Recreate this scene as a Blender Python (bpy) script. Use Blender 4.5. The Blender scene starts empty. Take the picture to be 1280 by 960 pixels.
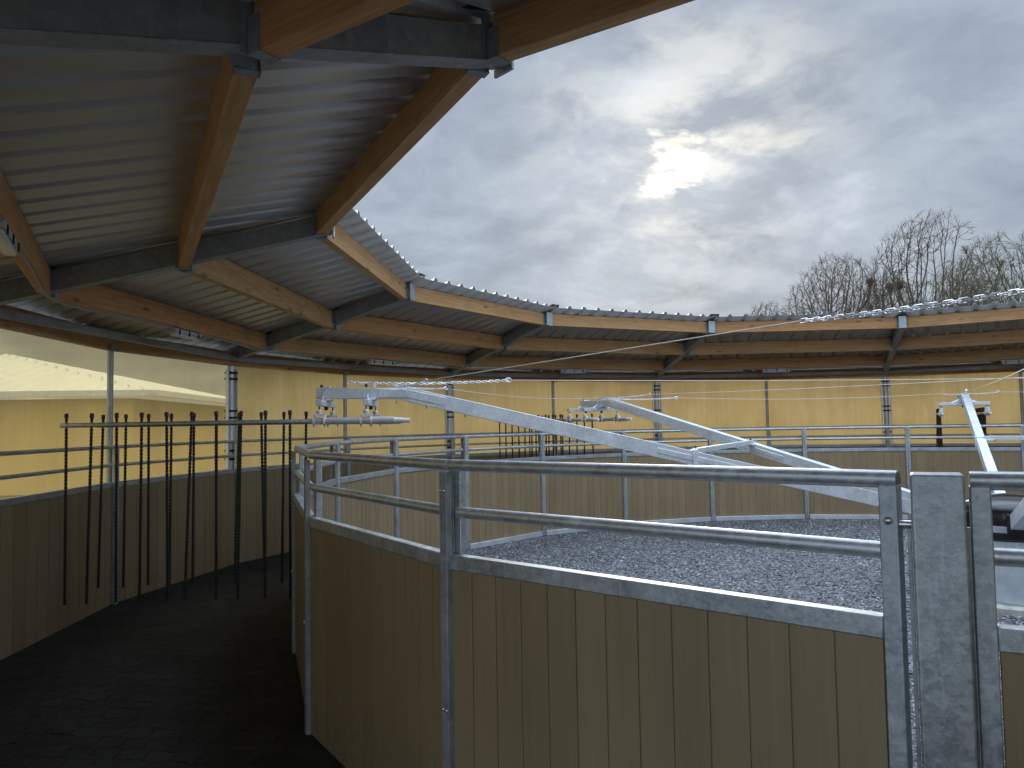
import bpy, bmesh, math, random
from mathutils import Vector, Matrix, noise
PI = math.pi
R = math.radians
sc = bpy.context.scene
COL = sc.collection
rnd = random.Random(7)

# ------------------------------------------------------------------ camera
CAM = Vector((-6.1396, -6.2147, 1.75))
CF = Vector((0.21465, 0.97532, 0.05169)).normalized()
CR = Vector((0.97668, -0.21404, -0.01707)).normalized()
CU = CR.cross(CF).normalized()
CR = CF.cross(CU).normalized()
FPX = 975.38
cam = bpy.data.cameras.new('camera')
camo = bpy.data.objects.new('camera', cam)
COL.objects.link(camo)
M = Matrix((( CR.x, CU.x, -CF.x, CAM.x), (CR.y, CU.y, -CF.y, CAM.y), (CR.z, CU.z, -CF.z, CAM.z), (0, 0, 0, 1)))
camo.matrix_world = M
cam.sensor_width = 36
cam.sensor_fit = 'HORIZONTAL'
cam.lens = FPX / 1280 * 36
cam.clip_end = 2000
cam.clip_start = 0.02
sc.camera = camo


def at(px, py, depth):
    """world point seen at a pixel of the 1280x960 photograph, at a chosen depth"""
    return CAM + (CF + CR * ((px - 640) / FPX) + CU * ((480 - py) / FPX)) * depth


# ------------------------------------------------------------------ node helpers
def newmat(name):
    m = bpy.data.materials.new(name)
    m.use_nodes = True
    nt = m.node_tree
    nt.nodes.clear()
    out = nt.nodes.new('ShaderNodeOutputMaterial')
    return m, nt, out


class NT:
    def __init__(s, nt):
        s.nt = nt

    def n(s, typ, ins=None, **kw):
        nd = s.nt.nodes.new(typ)
        for k, v in kw.items():
            setattr(nd, k, v)
        for k, v in (ins or {}).items():
            sock = nd.inputs[k]
            if isinstance(v, bpy.types.NodeSocket):
                s.nt.links.new(v, sock)
            else:
                sock.default_value = v
        return nd

    def math(s, op, a, b=0.0, c=None, clamp=False):
        nd = s.nt.nodes.new('ShaderNodeMath')
        nd.operation = op
        nd.use_clamp = clamp
        for i, v in enumerate((a, b, c)):
            if v is None:
                continue
            if isinstance(v, bpy.types.NodeSocket):
                s.nt.links.new(v, nd.inputs[i])
            else:
                nd.inputs[i].default_value = v
        return nd.outputs[0]

    def mix(s, fac, a, b, mode='MIX'):
        nd = s.nt.nodes.new('ShaderNodeMix')
        nd.data_type = 'RGBA'
        nd.blend_type = mode
        for i, v in ((0, fac), (6, a), (7, b)):
            if isinstance(v, bpy.types.NodeSocket):
                s.nt.links.new(v, nd.inputs[i])
            elif i == 0:
                nd.inputs[0].default_value = v
            else:
                nd.inputs[i].default_value = (*v, 1) if len(v) == 3 else v
        return nd.outputs[2]

    def ramp(s, fac, stops):
        nd = s.nt.nodes.new('ShaderNodeValToRGB')
        cr = nd.color_ramp
        while len(cr.elements) < len(stops):
            cr.elements.new(0.5)
        for e, (p, c) in zip(cr.elements, stops):
            e.position = p
            e.color = (c, c, c, 1) if isinstance(c, (int, float)) else (*c, 1)
        s.nt.links.new(fac, nd.inputs[0])
        return nd.outputs[0]

    def coords(s, scale=(1, 1, 1), kind='Object', rand=0.0):
        tc = s.n('ShaderNodeTexCoord')
        v = tc.outputs[kind]
        if rand:
            oi = s.n('ShaderNodeObjectInfo')
            k = s.math('MULTIPLY', oi.outputs['Random'], rand)
            cx = s.n('ShaderNodeCombineXYZ', {0: k, 1: k, 2: k})
            v = s.n('ShaderNodeVectorMath', {0: v, 1: cx.outputs[0]}, operation='ADD').outputs[0]
        mp = s.n('ShaderNodeMapping', {'Vector': v, 'Scale': scale})
        return mp.outputs[0]

    def noise(s, vec, scale, detail=4.0, rough=0.55, dist=0.0):
        return s.n('ShaderNodeTexNoise', {'Vector': vec, 'Scale': scale, 'Detail': detail, 'Roughness': rough, 'Distortion': dist}).outputs[0]

    def principled(s, out, **ins):
        b = s.n('ShaderNodeBsdfPrincipled', {k.replace('_', ' '): v for k, v in ins.items()})
        s.nt.links.new(b.outputs[0], out.inputs[0])
        return b

    def bump(s, h, strength=0.3, dist=0.01):
        return s.n('ShaderNodeBump', {'Height': h, 'Strength': strength, 'Distance': dist}).outputs[0]


def mat_galv(name, dark, light, rough=(0.4, 0.62), metal=0.7, sp=55):
    m, nt, out = newmat(name)
    t = NT(nt)
    v = t.coords(rand=13.0)
    wob = t.n('ShaderNodeVectorMath', {0: t.n('ShaderNodeTexNoise', {'Vector': v, 'Scale': 45.0, 'Detail': 4.0}).outputs[1], 1: (0.05, 0.05, 0.05)}, operation='MULTIPLY')
    vv = t.n('ShaderNodeVectorMath', {0: v, 1: wob.outputs[0]}, operation='ADD').outputs[0]
    vor = t.n('ShaderNodeTexVoronoi', {'Vector': vv, 'Scale': float(sp), 'Smoothness': 0.6}, feature='SMOOTH_F1')
    cell = t.n('ShaderNodeSeparateColor', {0: vor.outputs['Color']}).outputs[0]
    big = t.noise(v, 5.0, 6, 0.65, 0.4)
    fine = t.noise(v, 90.0, 4, 0.65)
    k = t.math('MULTIPLY_ADD', cell, 0.22, t.math('MULTIPLY_ADD', big, 0.62, t.math('MULTIPLY', fine, 0.3)))
    c = t.mix(t.ramp(k, [(0.36, 0.0), (0.78, 1.0)]), dark, light)
    drip = t.noise(t.coords((26, 26, 2.2), rand=5.0), 1.6, 4, 0.6)
    c = t.mix(t.ramp(drip, [(0.58, 0.0), (0.75, 0.3)]), c, tuple(min(1, q * 1.35) for q in light))
    rg = t.n('ShaderNodeMapRange', {'Value': t.math('ADD', t.math('MULTIPLY', big, 0.7), t.math('MULTIPLY', cell, 0.3)), 'From Min': 0.25, 'From Max': 0.75, 'To Min': rough[0], 'To Max': rough[1]}).outputs[0]
    t.principled(out, Base_Color=c, Metallic=metal, Roughness=rg, Normal=t.bump(t.math('ADD', fine, t.math('MULTIPLY', big, 0.8)), 0.3, 0.003))
    return m


def mat_wood(name, lo, hi, red):
    m, nt, out = newmat(name)
    t = NT(nt)
    v = t.coords((0.55, 9, 9), rand=37.0)
    g = t.noise(v, 3.0, 5, 0.6, 1.2)
    v2 = t.coords((2.0, 60, 60), rand=37.0)
    g2 = t.noise(v2, 2.0, 3, 0.5)
    k = t.math('ADD', t.math('MULTIPLY', g, 0.75), t.math('MULTIPLY', g2, 0.3))
    c = t.mix(t.ramp(k, [(0.3, 0.0), (0.72, 1.0)]), lo, hi)
    oi = t.n('ShaderNodeObjectInfo')
    c = t.mix(t.math('MULTIPLY', oi.outputs['Random'], 0.75), c, t.mix(1.0, c, red, 'MULTIPLY'))
    vk = t.coords((1.6, 5.0, 5.0), rand=51.0)
    kn = t.n('ShaderNodeTexVoronoi', {'Vector': vk, 'Scale': 1.3}).outputs['Distance']
    kf = t.ramp(kn, [(0.05, 1.0), (0.16, 0.0)])
    c = t.mix(t.math('MULTIPLY', kf, 0.75), c, (0.09, 0.035, 0.012))
    st = t.noise(t.coords((1.2, 2, 2), rand=9.0), 2.5, 3)
    c = t.mix(t.ramp(st, [(0.55, 0.0), (0.8, 0.35)]), c, (0.16, 0.085, 0.035))
    t.principled(out, Base_Color=c, Roughness=0.62, Normal=t.bump(k, 0.25, 0.003))
    return m


def mat_board(name, base, var):
    m, nt, out = newmat(name)
    t = NT(nt)
    at_ = t.n('ShaderNodeAttribute', attribute_name='tone')
    v = t.coords((14, 14, 0.5), rand=21.0)
    g = t.noise(v, 3.0, 4, 0.6)
    g2 = t.noise(t.coords((60, 60, 1.5), rand=21.0), 2.0, 3)
    g3 = t.noise(t.coords((1.3, 1.3, 0.9), rand=5.0), 2.0, 4)
    k = t.math('ADD', t.math('MULTIPLY', g, 0.5), t.math('ADD', t.math('MULTIPLY', g2, 0.25), t.math('MULTIPLY', g3, 0.35)))
    k = t.math('ADD', k, t.math('MULTIPLY', t.math('SUBTRACT', at_.outputs['Fac'], 0.5), 0.2))
    c = t.mix(t.ramp(k, [(0.25, 0.0), (0.85, 1.0)]), base, var)
    # dried splashes along the foot of the boards
    tc = t.n('ShaderNodeTexCoord')
    z = t.n('ShaderNodeSeparateXYZ', {0: tc.outputs['Object']}).outputs[2]
    low = t.n('ShaderNodeMapRange', {'Value': z, 'From Min': 0.0, 'From Max': 0.45, 'To Min': 1.0, 'To Max': 0.0}).outputs[0]
    sp = t.ramp(t.noise(t.coords((1, 1, 1), rand=3.0), 22.0, 5, 0.7), [(0.52, 0.0), (0.62, 1.0)])
    c = t.mix(t.math('MULTIPLY', t.math('MULTIPLY', low, sp), 0.45), c, (0.12, 0.1, 0.08))
    t.principled(out, Base_Color=c, Roughness=t.math('MULTIPLY_ADD', g3, 0.25, 0.38), Normal=t.bump(k, 0.12, 0.003))
    return m


def mat_plain(name, col, rough=0.5, metal=0.0, var=0.15, scale=12.0, spec=0.5):
    m, nt, out = newmat(name)
    t = NT(nt)
    g = t.noise(t.coords(rand=11.0), scale, 5, 0.6)
    lo = tuple(c * (1 - var) for c in col)
    hi = tuple(min(1, c * (1 + var)) for c in col)
    c = t.mix(t.ramp(g, [(0.3, 0.0), (0.7, 1.0)]), lo, hi)
    b = t.principled(out, Base_Color=c, Roughness=t.math('MULTIPLY_ADD', g, 0.2, rough - 0.1), Metallic=metal, Normal=t.bump(g, 0.1, 0.003))
    b.inputs['Specular IOR Level'].default_value = spec
    return m


GALV = mat_galv('galvanised_steel', (0.27, 0.30, 0.32), (0.55, 0.60, 0.63))
GALV_TUBE = mat_galv('galvanised_tube', (0.36, 0.385, 0.40), (0.64, 0.68, 0.71), rough=(0.34, 0.52), sp=38)
GALV_NEW = mat_galv('bright_galvanised_steel', (0.52, 0.57, 0.62), (0.78, 0.83, 0.88), rough=(0.38, 0.55), metal=0.6, sp=70)
GALV_DARK = mat_galv('roof_frame_steel', (0.20, 0.22, 0.235), (0.36, 0.385, 0.40), rough=(0.5, 0.7), metal=0.4, sp=30)
WOOD = mat_wood('larch_timber', (0.38, 0.20, 0.075), (0.64, 0.42, 0.20), (0.95, 0.72, 0.58))
BOARD = mat_board('brown_boards', (0.190, 0.139, 0.074), (0.298, 0.223, 0.128))
BOLT = mat_plain('zinc_bolt', (0.7, 0.7, 0.68), 0.3, 0.9, 0.1)
BLACK = mat_plain('black_plastic', (0.012, 0.012, 0.014), 0.28, 0.0, 0.3)
m_, nt_, out_ = newmat('glossy_black_cover')
NT(nt_).principled(out_, Base_Color=(0.014, 0.014, 0.017, 1), Roughness=0.14)
GLOSSB = m_
STRAPM = mat_plain('black_rubber_strap', (0.012, 0.011, 0.012), 0.5, 0.0, 0.4, 40)
CAPM = mat_plain('dark_red_strap_end', (0.03, 0.012, 0.01), 0.5, 0.0, 0.3)
PVC = mat_plain('grey_plastic_sleeve', (0.42, 0.41, 0.44), 0.42, 0.0, 0.08)
INSUL = mat_plain('white_insulator', (0.7, 0.7, 0.68), 0.4, 0.0, 0.08)
BAND = mat_plain('pale_band', (0.42, 0.45, 0.48), 0.35, 0.3, 0.1)
HOUSING = mat_galv('housing_sheet', (0.50, 0.58, 0.64), (0.66, 0.74, 0.80), rough=(0.35, 0.5), metal=0.45, sp=14)
CONC = mat_plain('concrete', (0.42, 0.41, 0.39), 0.85, 0.0, 0.25, 9.0, 0.3)
LAMP_H = mat_plain('lamp_housing', (0.46, 0.46, 0.50), 0.4, 0.0, 0.06)
LAMP_D = mat_plain('lamp_cover', (0.62, 0.62, 0.66), 0.3, 0.0, 0.05)
CABLE_G = mat_plain('grey_conduit', (0.30, 0.30, 0.29), 0.5, 0.0, 0.1)
CHAINM = mat_plain('zinc_chain', (0.72, 0.72, 0.74), 0.35, 0.7, 0.1, 60)
WIREM = mat_plain('pale_wire_rope', (0.62, 0.60, 0.55), 0.5, 0.2, 0.1, 60)
BARK = mat_plain('bark', (0.115, 0.092, 0.068), 0.9, 0.0, 0.35, 5.0, 0.2)
BARK2 = mat_plain('greenish_bark', (0.105, 0.10, 0.055), 0.9, 0.0, 0.35, 5.0, 0.2)
FLASH = mat_plain('dark_ridge_flashing', (0.05, 0.055, 0.06), 0.45, 0.4, 0.2)


def mat_roof():
    m, nt, out = newmat('roof_sheet_steel')
    t = NT(nt)
    g = t.noise(t.coords((5, 0.8, 1), rand=17.0), 2.0, 5, 0.6)
    g2 = t.noise(t.coords((1, 1, 1), rand=17.0), 9.0, 4, 0.65)
    k = t.math('ADD', t.math('MULTIPLY', g, 0.6), t.math('MULTIPLY', g2, 0.4))
    c = t.mix(t.ramp(k, [(0.3, 0.0), (0.7, 1.0)]), (0.46, 0.46, 0.45), (0.62, 0.62, 0.60))
    t.principled(out, Base_Color=c, Metallic=0.5, Roughness=t.math('MULTIPLY_ADD', k, 0.3, 0.26), Normal=t.bump(g2, 0.06, 0.004))
    return m


ROOF = mat_roof()


def mat_sheeting(name, clear):
    m, nt, out = newmat(name)
    t = NT(nt)
    v = t.coords((0.9, 0.9, 0.35))
    g = t.noise(v, 2.2, 5, 0.6, 0.6)
    g2 = t.noise(t.coords((7, 7, 0.5)), 2.0, 4, 0.6)
    k = t.math('ADD', t.math('MULTIPLY', g, 0.65), t.math('MULTIPLY', g2, 0.35))
    c = t.mix(t.ramp(k, [(0.3, 0.0), (0.7, 1.0)]), (0.43, 0.29, 0.105), (0.60, 0.42, 0.17))
    nrm = t.bump(k, 0.15, 0.05)
    tr = t.n('ShaderNodeBsdfTranslucent', {'Color': c, 'Normal': nrm})
    df = t.n('ShaderNodeBsdfDiffuse', {'Color': c, 'Normal': nrm})
    gl = t.n('ShaderNodeBsdfGlossy', {'Color': (1, 1, 1, 1), 'Roughness': 0.35, 'Normal': nrm})
    a = t.n('ShaderNodeMixShader', {0: 0.22, 1: tr.outputs[0], 2: df.outputs[0]})
    tp = t.n('ShaderNodeBsdfTransparent', {'Color': (0.98, 0.80, 0.46, 1) if clear else (0.95, 0.72, 0.3, 1)})
    b = t.n('ShaderNodeMixShader', {0: 0.55 if clear else 0.06, 1: a.outputs[0], 2: tp.outputs[0]})
    d = t.n('ShaderNodeMixShader', {0: 0.035, 1: b.outputs[0], 2: gl.outputs[0]})
    nt.links.new(d.outputs[0], out.inputs[0])
    return m


SHEET = mat_sheeting('yellow_windbreak_sheet', False)
SHEET_CLEAR = mat_sheeting('clear_yellow_windbreak_sheet', True)


def mat_lane():
    m, nt, out = newmat('rubber_pavers')
    t = NT(nt)
    v = t.coords()
    w = t.n('ShaderNodeTexNoise', {'Vector': v, 'Scale': 9.0, 'Detail': 2.0}).outputs[1]
    wv = t.n('ShaderNodeVectorMath', {0: w, 1: (0.13, 0.13, 0.0)}, operation='MULTIPLY').outputs[0]
    vv = t.n('ShaderNodeVectorMath', {0: v, 1: wv}, operation='ADD').outputs[0]
    mp = t.n('ShaderNodeMapping', {'Vector': vv, 'Rotation': (0, 0, R(20)), 'Scale': (1, 1, 1)}).outputs[0]
    br = t.n('ShaderNodeTexBrick', {'Vector': mp, 'Scale': 1.0, 'Color1': (0.0, 0.0, 0.0, 1), 'Color2': (1, 1, 1, 1), 'Mortar': (0.5, 0.5, 0.5, 1), 'Mortar Size': 0.006, 'Mortar Smooth': 0.6, 'Brick Width': 0.16, 'Row Height': 0.14})
    tone = t.n('ShaderNodeSeparateColor', {0: br.outputs['Color']}).outputs[0]
    dirt = t.noise(v, 2.6, 6, 0.65)
    dust = t.noise(v, 28.0, 5, 0.7)
    k = t.math('ADD', t.math('MULTIPLY', dirt, 0.55), t.math('ADD', t.math('MULTIPLY', dust, 0.3), t.math('MULTIPLY', tone, 0.09)))
    c = t.ramp(k, [(0.36, (0.010, 0.010, 0.011)), (0.56, (0.026, 0.026, 0.027)), (0.74, (0.085, 0.082, 0.075))])
    c = t.mix(br.outputs['Fac'], c, (0.008, 0.008, 0.008))
    h = t.math('SUBTRACT', t.math('MULTIPLY_ADD', dust, 0.25, t.math('MULTIPLY', tone, 0.3)), t.math('MULTIPLY', br.outputs['Fac'], 1.0))
    t.principled(out, Base_Color=c, Roughness=0.82, Normal=t.bump(h, 0.9, 0.02)).inputs['Specular IOR Level'].default_value = 0.3
    return m


def mat_gravel(name, bump=True):
    m, nt, out = newmat(name)
    t = NT(nt)
    v = t.coords()
    vor = t.n('ShaderNodeTexVoronoi', {'Vector': v, 'Scale': 42.0})
    cell = t.n('ShaderNodeSeparateColor', {0: vor.outputs['Color']}).outputs[0]
    big = t.noise(v, 1.2, 4, 0.6)
    if bump:
        k = t.math('ADD', t.math('MULTIPLY', cell, 0.75), t.math('MULTIPLY', big, 0.3))
        c = t.ramp(k, [(0.1, (0.035, 0.036, 0.042)), (0.55, (0.115, 0.12, 0.137)), (0.95, (0.30, 0.31, 0.34))])
        t.principled(out, Base_Color=c, Roughness=0.8, Normal=t.bump(vor.outputs['Distance'], 1.0, 0.03))
    else:
        at_ = t.n('ShaderNodeAttribute', attribute_name='tone')
        k = t.math('ADD', t.math('MULTIPLY', at_.outputs['Fac'], 0.8), t.math('MULTIPLY', big, 0.3))
        c = t.ramp(k, [(0.1, (0.058, 0.061, 0.065)), (0.6, (0.138, 0.145, 0.155)), (1.0, (0.37, 0.38, 0.395))])
        t.principled(out, Base_Color=c, Roughness=0.7)
    return m


def mat_ground():
    m, nt, out = newmat('rough_grass_ground')
    t = NT(nt)
    v = t.coords()
    a = t.noise(v, 0.25, 5, 0.6)
    b = t.noise(v, 6.0, 5, 0.7)
    k = t.math('ADD', t.math('MULTIPLY', a, 0.6), t.math('MULTIPLY', b, 0.4))
    c = t.ramp(k, [(0.35, (0.045, 0.06, 0.022)), (0.55, (0.075, 0.085, 0.035)), (0.7, (0.16, 0.135, 0.09))])
    t.principled(out, Base_Color=c, Roughness=0.95, Normal=t.bump(b, 0.6, 0.05))
    return m


LANE, GRAVEL, STONE, GROUND = mat_lane(), mat_gravel('gravel_bed'), mat_gravel('loose_stones', False), mat_ground()


# ------------------------------------------------------------------ mesh helpers
class MB:
    def __init__(s):
        s.v, s.f, s.t = [], [], []

    def add(s, vs, fs, tone=0.5):
        o = len(s.v)
        s.v += [tuple(p) for p in vs]
        s.f += [tuple(i + o for i in f) for f in fs]
        s.t += [tone] * len(fs)

    def beam(s, p0, p1, w, h, up=(0, 0, 1), tone=0.5):
        p0, p1 = Vector(p0), Vector(p1)
        d = (p1 - p0).normalized()
        up = Vector(up)
        sd = d.cross(up).normalized()
        u = sd.cross(d).normalized()
        vs = [p + sd * (a * w / 2) + u * (b * h / 2) for p in (p0, p1) for a, b in ((-1, -1), (1, -1), (1, 1), (-1, 1))]
        s.add(vs, [(0, 1, 2, 3), (7, 6, 5, 4), (0, 4, 5, 1), (1, 5, 6, 2), (2, 6, 7, 3), (3, 7, 4, 0)], tone)

    def box(s, c, d, tone=0.5):
        c = Vector(c)
        s.beam(c - Vector((d[0] / 2, 0, 0)), c + Vector((d[0] / 2, 0, 0)), d[1], d[2], (0, 0, 1), tone)

    def tube(s, pts, r, n=10, cap=True):
        pts = [Vector(p) for p in pts]
        rs = r if isinstance(r, (list, tuple)) else [r] * len(pts)
        d0 = (pts[1] - pts[0]).normalized()
        ref = Vector((0, 0, 1)) if abs(d0.z) < 0.9 else Vector((1, 0, 0))
        a = d0.cross(ref).normalized()
        vs = []
        for i, p in enumerate(pts):
            d = (pts[min(i + 1, len(pts) - 1)] - pts[max(i - 1, 0)]).normalized()
            a = (a - d * a.dot(d)).normalized()
            b = d.cross(a)
            vs += [p + (a * math.cos(2 * PI * k / n) + b * math.sin(2 * PI * k / n)) * rs[i] for k in range(n)]
        fs = [(i * n + k, i * n + (k + 1) % n, (i + 1) * n + (k + 1) % n, (i + 1) * n + k) for i in range(len(pts) - 1) for k in range(n)]
        if cap:
            fs += [tuple(range(n - 1, -1, -1)), tuple(range((len(pts) - 1) * n, len(pts) * n))]
        s.add(vs, fs)

    def lathe(s, prof, n=32, c=(0, 0, 0), axis='z', rot=0.0):
        vs = []
        for r, z in prof:
            for k in range(n):
                a = 2 * PI * k / n + rot
                p = (r * math.cos(a), r * math.sin(a), z)
                if axis == 'y':
                    p = (p[0], z, p[1])
                elif axis == 'x':
                    p = (z, p[0], p[1])
                vs.append((p[0] + c[0], p[1] + c[1], p[2] + c[2]))
        m = len(prof)
        fs = [(i * n + k, i * n + (k + 1) % n, (i + 1) * n + (k + 1) % n, (i + 1) * n + k) for i in range(m - 1) for k in range(n)]
        fs += [tuple(range(n - 1, -1, -1)), tuple(range((m - 1) * n, m * n))]
        s.add(vs, fs)

    def mesh(s, name, mat, smooth=True, ang=38):
        me = bpy.data.meshes.new(name)
        me.from_pydata(s.v, [], s.f)
        bm = bmesh.new()
        bm.from_mesh(me)
        bmesh.ops.recalc_face_normals(bm, faces=bm.faces)
        bm.to_mesh(me)
        bm.free()
        if len(set(s.t)) > 1:
            at_ = me.attributes.new('tone', 'FLOAT', 'FACE')
            at_.data.foreach_set('value', s.t)
        me.materials.append(mat)
        if smooth:
            me.polygons.foreach_set('use_smooth', [True] * len(me.polygons))
            me.set_sharp_from_angle(angle=R(ang))
        return me

    def build(s, name, mat, parent=None, rz=0.0, bevel=0.0, smooth=True, ang=38, loc=(0, 0, 0)):
        return link(name, s.mesh(name, mat, smooth, ang), parent, rz, bevel, loc)


def link(name, me, parent=None, rz=0.0, bevel=0.0, loc=(0, 0, 0)):
    o = bpy.data.objects.new(name, me)
    COL.objects.link(o)
    o.location = loc
    o.rotation_euler = (0, 0, rz)
    if parent:
        o.parent = parent
    if bevel:
        b = o.modifiers.new('bevel', 'BEVEL')
        b.width = bevel
        b.segments = 2
        b.limit_method = 'ANGLE'
    return o


def empty(name, label, cat, loc=(0, 0, 0), rz=0.0, group=None):
    o = bpy.data.objects.new(name, None)
    o.empty_display_size = 0.2
    COL.objects.link(o)
    o.location = loc
    o.rotation_euler = (0, 0, rz)
    o['label'], o['category'] = label, cat
    if group:
        o['group'] = group
    return o


def tag(o, label, cat, group=None):
    o['label'], o['category'] = label, cat
    if group:
        o['group'] = group
    return o


def copy_to(src, parent, rz):
    """copy a part and its sub-parts, turned about the centre"""
    c = src.copy()
    COL.objects.link(c)
    c.parent = parent
    c.rotation_euler = (0, 0, rz)
    for ch in KIDS.get(src.name, []):
        d = ch.copy()
        COL.objects.link(d)
        d.parent = c
    return c


KIDS = {}


def kid(parent, o):
    KIDS.setdefault(parent.name, []).append(o)
    return o


# ------------------------------------------------------------------ plan of the place (metres, centre of the ring at 0,0)
RI, PHI, RO, PHO = 6.483, 2.8494, 8.811, 2.5931
ST = 2 * PI / 24
HT, HM, HP = 1.590, 1.404, 1.207          # rails and top of boarding
A7 = math.cos(ST / 2)
S7 = math.sin(ST / 2)
A15, S15, T15 = math.cos(ST), math.sin(ST), math.tan(ST)


def rot_of(az):            # local y axis -> outward at azimuth az, local x -> clockwise seen from above
    return az - PI / 2


# ------------------------------------------------------------------ setting
def disc(name, r0, r1, z, mat, n=144):
    b = MB()
    vs = [(r * math.cos(2 * PI * k / n), r * math.sin(2 * PI * k / n), z) for r in (r0, r1) for k in range(n)]
    if r0 > 0:
        b.add(vs, [(k, (k + 1) % n, n + (k + 1) % n, n + k) for k in range(n)])
    else:
        b.add(vs[n:], [tuple(range(n))])
    o = b.build(name, mat, smooth=False)
    o['kind'] = 'structure'
    return o


b = MB()
b.add([(-900, -900, -0.012), (900, -900, -0.012), (900, 900, -0.012), (-900, 900, -0.012)], [(0, 1, 2, 3)])
o = b.build('ground', GROUND, smooth=False)
o['kind'] = 'structure'
disc('lane_floor', RI - 0.02, 9.6, 0.0, LANE)
disc('bounce_apron', 9.6, 16.0, 0.004, GRAVEL)  # unseen gravel ring, added to keep green grass bounce off the eaves
disc('gravel_ground', 0, RI - 0.05, 0.004, GRAVEL)

# loose stones lying on the gravel
rs = random.Random(3)
b = MB()
octf = [(0, 2, 4), (2, 1, 4), (1, 3, 4), (3, 0, 4), (2, 0, 5), (1, 2, 5), (3, 1, 5), (0, 3, 5)]
sv, sf, stn = [], [], []
cnt = 0
while cnt < 52000:
    r = math.sqrt(rs.random()) * 6.33
    a = rs.random() * 2 * PI
    if r < 0.55:
        continue
    x, y = r * math.cos(a), r * math.sin(a)
    s_ = rs.uniform(0.009, 0.021)
    ra = rs.random() * PI
    ca, sa = math.cos(ra), math.sin(ra)
    ex, ey, ez = s_ * rs.uniform(0.8, 1.4), s_ * rs.uniform(0.6, 1.1), s_ * rs.uniform(0.45, 0.85)
    z = 0.004 + ez * 0.5
    tx, ty = rs.uniform(-0.4, 0.4) * s_, rs.uniform(-0.4, 0.4) * s_
    o_ = len(sv)
    sv += [(x + ca * ex, y + sa * ex, z + tx), (x - ca * ex, y - sa * ex, z - tx), (x - sa * ey, y + ca * ey, z + ty), (x + sa * ey, y - ca * ey, z - ty), (x + tx, y + ty, z + ez), (x, y, z - ez)]
    sf += [tuple(i + o_ for i in f) for f in octf]
    stn += [rs.random()] * 8
    cnt += 1
me = bpy.data.meshes.new('gravel_stones')
me.from_pydata(sv, [], sf)
me.attributes.new('tone', 'FLOAT', 'FACE').data.foreach_set('value', stn)
me.materials.append(STONE)
o = link('gravel_stones', me)
o['kind'] = 'stuff'
tag(o, 'loose blue grey gravel covering the middle of the ring', 'gravel')


# ------------------------------------------------------------------ fences
def boards(h, x0, x1, y, seed, n=13, z0=0.006, z1=1.178):
    rr = random.Random(seed)
    b = MB()
    w = (x1 - x0) / n
    for k in range(n):
        a, c = x0 + k * w, x0 + (k + 1) * w
        g = 0.0028
        b.beam((( a + c) / 2, y, z0), ((a + c) / 2, y, z1), w - 2 * g, 0.030, (0, 1, 0), rr.random())
    b.beam(((x0 + x1) / 2, y, z0 + .002), ((x0 + x1) / 2, y, z1 - .002), x1 - x0 - 0.004, 0.022, (0, 1, 0), 0.0)
    return b


def make_panel(parent, rz, R_, x0, x1, seed, rail_r=0.0235, name='fence_panel', outer=False, frame=(False, False)):
    """one fence bay in its own turned frame: x along the bay, y outward"""
    y = R_ * A7
    xa, xb = x0 + (0.05 if frame[0] else 0.004), x1 - (0.05 if frame[1] else 0.004)
    p = boards(None, xa, xb, y, seed).build(name, BOARD, parent, rz)
    def sub(nm, mb, mat, bev=0.0):
        return kid(p, mb.build(nm, mat, p, 0.0, bev))
    m = MB()
    n = 16
    m.tube([(x0 + 0.004, y, HT), (x1 - 0.004, y, HT)], rail_r, n)
    sub('top_rail', m, GALV_TUBE)
    m = MB()
    m.tube([(x0 + 0.048, y, HM), (x1 - 0.048, y, HM)], rail_r * 0.96, n)
    sub('middle_rail', m, GALV_TUBE)
    m = MB()
    m.beam((xa - 0.002, y, HP), (xb + 0.002, y, HP), 0.05, 0.058)
    sub('top_channel', m, GALV, 0.004)
    m = MB()
    if not outer:
        m.beam((x0 + 0.048, y - 0.036, 0.045), (x1 - 0.048, y - 0.036, 0.045), 0.035, 0.075)
        sub('kerb_rail', m, GALV_NEW, 0.004)
    for x, fr in ((x0 + 0.025, frame[0]), (x1 - 0.025, frame[1])):
        m = MB()
        if fr:
            m.beam((x, y, 0.01), (x, y, HT - 0.012), 0.046, 0.046, (0, 1, 0))
        else:
            xs = x - 0.004 if x < 0 else x + 0.004
            m.beam((xs, y - 0.034, 0.01), (xs, y - 0.034, HT - 0.010), 0.034, 0.036, (0, 1, 0))
        sub('upright', m, GALV, 0.004)
    if frame[0] and not frame[1]:
        m = MB()
        m.lathe([(0.0005, x0 + 0.0042), (rail_r * 0.86, x0 + 0.0042), (rail_r * 0.86, x0 + 0.003), (0.0005, x0 + 0.003)], 16, (0, y, HT), 'x')
        sub('rail_end_shade', m, BLACK)  # black disc stands in for the shaded hollow of the open tube
        for x in (x0 + 0.025,):
            for z in (1.485, 0.62):
                m = MB()
                m.lathe([(0.0005, 0.0), (0.011, 0.0), (0.011, 0.006), (0.007, 0.011), (0.0005, 0.013)], 10, (x, y + 0.0235, z), 'y')
                sub('bolt', m, BOLT)
    return p


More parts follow.
